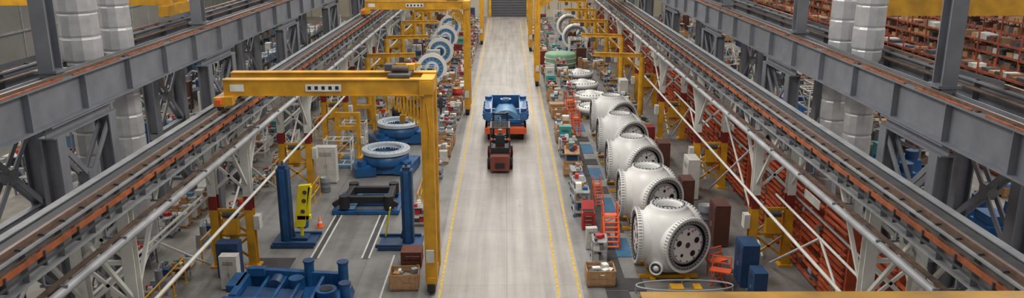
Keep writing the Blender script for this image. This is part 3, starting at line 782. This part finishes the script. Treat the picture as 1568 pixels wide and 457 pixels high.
def slat(L,seed):
    r=random.Random(seed); b=MB(); k='rack_orange'
    n=round(L/2.4); p=L/n
    for i in range(n+1):
        b.box((0,i*p,1.8),(.7,.12,3.6),k)
    for j in range(14):
        z=.2+j*.25
        for i in range(n):
            if r.random()<.9: b.beam((-.4,i*p+.1,z+r.uniform(-.03,.03)),(-.4,(i+1)*p-.1,z+r.uniform(-.03,.03)),.12,.07,k)
    b.box((.2,L/2,1.8),(.05,L,3.5),'orange_paint')
    for i in range(int(L*3)): b.box((-.46,r.uniform(.3,L-.3),r.uniform(.3,3.3)),(.06,r.uniform(.1,.5),r.uniform(.06,.2)),r.choice(['steel_light','wood_dark','box_brown','steel_dark','steel_gray']))
    b.box((-.48,L*.3,3.45),(.04,1.6,.35),'paper')
    return b.mesh('slatted_storage_rack')
for i,(y0,L) in enumerate(((18,8),(27,11.5),(39.5,11),(51.5,11),(63.5,11),(75.5,12),(89,12),(103,12))):
    place(slat(L,i),'slatted_storage_rack',(12.55,y0,0))
OCC.append((12,17,13,116))
def bluem(seed):
    b=MB(); b.box((0,0,.55),(2.2,1.6,.9),'blue_cast',taper=.95); b.box((-.5,0,1.2),(.9,1.2,.5),'blue_cast'); b.cyl((.6,-.4,1.0),(.6,-.4,1.5),.35,'blue_dark',16); b.box((0,0,.06),(2.4,1.8,.12),'steel_dark'); b.box((1.0,.3,1.15),(.2,.6,.4),'black')
    return b.mesh('blue_machine_housing')
bm_=bluem(0)
for x,y in ((22.3,34.4),(22.0,37.2),(21,42.5),(22.5,45),(19.5,48),(19.2,39.0),(18.6,55),(21.5,60),(22.2,50),(18.3,43.5),(19.0,33.2),(25.2,36.5)): tput(bm_,x,y,0)
for x,y in ((20,30.5),(21.5,28.2),(24.5,32),(26,29.5)): tput(rr.choice(CR+PB),x,y,rr.uniform(0,1),1.3)
for i in range(170):
    x=rr.uniform(17.5,31); y=rr.uniform(24,120)
    tput(rr.choice(PB+BN+CB+MC+FR+CR),x,y,rr.choice((0,1.57)),rr.uniform(1,1.3))
for gx in range(6):
    for gy in range(38):
        x=-18.8-gx*3.1+rr.uniform(-.6,.6); y=19+gy*2.3+rr.uniform(-.5,.5)
        if rr.random()<.9: tput(rr.choice(PB+BN+CB+MC+CT+MC+FR+FR+[bm_]),x,y,rr.choice([0,1.57,.1,-1.57]),rr.uniform(1,1.25))
for i in range(60): tput(rr.choice(MC+BN+PB+FR+CT+DR+CB),-15.65,20+i*1.2,rr.choice((0,1.57)),.9)
for i in range(60): tput(rr.choice(MC+BN+PB+FR+CT+DR),-13.5,20+i*1.2,1.57,.6)
# ---------------- people ----------------
def cloth(name,shirt,pants,shoe='#1a1a1a',zw=.95):
    m=bpy.data.materials.new(name); m.use_nodes=True; nt=m.node_tree; b=nt.nodes['Principled BSDF']
    tc=nt.nodes.new('ShaderNodeTexCoord'); sp=nt.nodes.new('ShaderNodeSeparateXYZ'); nt.links.new(tc.outputs['Object'],sp.inputs[0])
    mu=nt.nodes.new('ShaderNodeMath'); mu.operation='MULTIPLY'; mu.inputs[1].default_value=.5; nt.links.new(sp.outputs['Z'],mu.inputs[0])
    r=nt.nodes.new('ShaderNodeValToRGB'); r.color_ramp.interpolation='CONSTANT'
    e=r.color_ramp.elements; e[0].position=0; e[0].color=(*lin(shoe),1); e[1].position=.05; e[1].color=(*lin(pants),1)
    q=e.new(zw/2); q.color=(*lin(shirt),1)
    nt.links.new(mu.outputs[0],r.inputs[0]); nt.links.new(r.outputs[0],b.inputs['Base Color']); b.inputs['Roughness'].default_value=.85
    return m
def skinobj(name,vs,es,rad,m,parent=None,loc=(0,0,0)):
    me=bpy.data.meshes.new(name); me.from_pydata(vs,es,[]); me.materials.append(m)
    o=bpy.data.objects.new(name,me); bpy.context.scene.collection.objects.link(o)
    sk=o.modifiers.new('skin','SKIN'); sk.use_smooth_shade=True
    for i,r in enumerate(rad): me.skin_vertices[0].data[i].radius=(r if isinstance(r,tuple) else (r,r))
    me.skin_vertices[0].data[0].use_root=True
    s=o.modifiers.new('sub','SUBSURF'); s.levels=1; s.render_levels=2
    if parent: o.parent=parent
    return o
def person(loc,rz,cm,seated=False,reach=False):
    root=bpy.data.objects.new('factory_worker',None); bpy.context.scene.collection.objects.link(root)
    vs=[(0,0,.95),(0,0,1.15),(0,0,1.38),(0,0,1.5)]; es=[(0,1),(1,2),(2,3)]; rad=[(.16,.12),(.15,.11),(.17,.11),.06]
    hands=[]
    for s in (-1,1):
        n=len(vs)
        if seated: vs+=[(s*.1,0,.92),(s*.14,-.45,.95),(s*.14,-.5,.5),(s*.14,-.62,.45)]
        else: vs+=[(s*.1,0,.9),(s*.12,-.03+s*.06,.5),(s*.12,.02+s*.1,.08),(s*.13,-.14+s*.1,.04)]
        es+=[(0,n),(n,n+1),(n+1,n+2),(n+2,n+3)]; rad+=[.1,.07,.05,.045]
        n=len(vs)
        if seated or reach: vs+=[(s*.2,0,1.4),(s*.25,-.1,1.15),(s*.17,-.36,1.2)]; h=V((s*.17,-.36,1.2)); d=V((0,-1,0))
        else: vs+=[(s*.2,0,1.4),(s*.26,.02,1.12),(s*.25,-.08,.88)]; h=V((s*.25,-.08,.88)); d=V((0,-.2,-1)).normalized()
        es+=[(2,n),(n,n+1),(n+1,n+2)]; rad+=[.06,.048,.032]; hands.append((s,h,d))
    body=skinobj('body',vs,es,rad,cm,root)
    for s,h,d in hands:
        v=[tuple(h),tuple(h+d*.07)]; e=[(0,1)]; r=[(.028,.02),(.035,.018)]
        side=V((1,0,0))if abs(d.x)<.5 else V((0,1,0))
        dn=V((0,0,-.02)) if abs(d.z)<.5 else V((0,-.02,0))
        for i,L in enumerate((.06,.075,.08,.07)):
            p=h+d*.08+side*(.033-.022*i)*s; n=len(v); v+=[tuple(p),tuple(p+d*L*.5),tuple(p+d*L+dn)]; e+=[(1,n),(n,n+1),(n+1,n+2)]; r+=[.009,.0085,.007]
        n=len(v); p=h+d*.03; v+=[tuple(p+side*-.04*s+d*.02),tuple(p+side*-.06*s+d*.06)]; e+=[(0,n),(n,n+1)]; r+=[.011,.009]
        skinobj('hand',v,e,r,M_['skin'],root)
    b=MB(); 
    b.lathe([(0,-.13),(.045,-.125),(.07,-.08),(.082,-.02),(.085,.04),(.07,.09),(.04,.115),(0,.12)],'skin',20,Matrix.Translation((0,-.015,1.66))@Matrix.Diagonal((.9,1.12,1,1)))
    b.lathe([(.02,0),(.012,.03),(0,.035)],'skin',8,axisM((0,-.105,1.65),0)); 
    for s in (-1,1): b.box((s*.03,-.103,1.675),(.02,.01,.01),'black'); b.box((s*.078,-.01,1.655),(.015,.03,.05),'skin')
    b.box((0,-.1,1.6),(.04,.01,.01),'red_paint')
    b.lathe([(.088,-.01),(.09,.04),(.07,.1),(0,.12)],'hair',20,Matrix.Translation((0,.012,1.68))@Matrix.Diagonal((.95,1.12,1,1)))
    b.lathe([(.13,.03),(.1,.035),(.1,.08),(.07,.14),(0,.155)],'hardhat',20,Matrix.Translation((0,-.005,1.69))@Matrix.Diagonal((.95,1.15,1,1)))
    ho=b.obj('head'); ho.parent=root
    root.location=loc; root.rotation_euler=(0,0,rz); return root
c1=cloth('work_clothes_blue','#2f5fae','#27303f'); c2=cloth('work_clothes_light','#c9ced6','#2d3444'); c3=cloth('work_clothes_dark','#333a4a','#3a3a3f')
person((3.3,86.8,0),.6,c1); person((-3.2,108,0),-1.2,c1,reach=True); person((3.25,99.2,0),2.2,c2,reach=True); person((-4.9,59.5,0),1.0,c3,reach=True)
person((-.38,47.0,.42),math.pi,c3,seated=True)

# ---------------- light, world, camera ----------------
w=bpy.data.worlds.new('world'); bpy.context.scene.world=w; w.use_nodes=True
w.node_tree.nodes['Background'].inputs[0].default_value=(1,.975,.945,1); w.node_tree.nodes['Background'].inputs[1].default_value=.6
def area(x,y,z,sx,sy,e,c=(1,.96,.9)):  # unseen overhead area lamp, added for highlights, not a modelled fixture
    l=bpy.data.lights.new('added_overhead_light','AREA'); l.shape='RECTANGLE'; l.size=sx; l.size_y=sy; l.energy=e; l.color=c
    o=bpy.data.objects.new('added_overhead_light',l); o.location=(x,y,z); bpy.context.scene.collection.objects.link(o)
for y,e in ((30,3000),(60,3000),(90,3300),(115,3600)): area(0,y,19,5,14,e)
for x in (-28,32):
    for y in (40,85): area(x,y,19,6,25,3800)
cam=bpy.data.cameras.new('camera'); cam.sensor_width=36; cam.lens=36*1250/1568; cam.clip_end=400
co_=bpy.data.objects.new('camera',cam); bpy.context.scene.collection.objects.link(co_)
co_.location=(0,0,14); co_.rotation_euler=(math.radians(90-15.52),0,math.radians(-.4))
bpy.context.scene.camera=co_
bpy.context.scene.view_settings.view_transform='Standard'
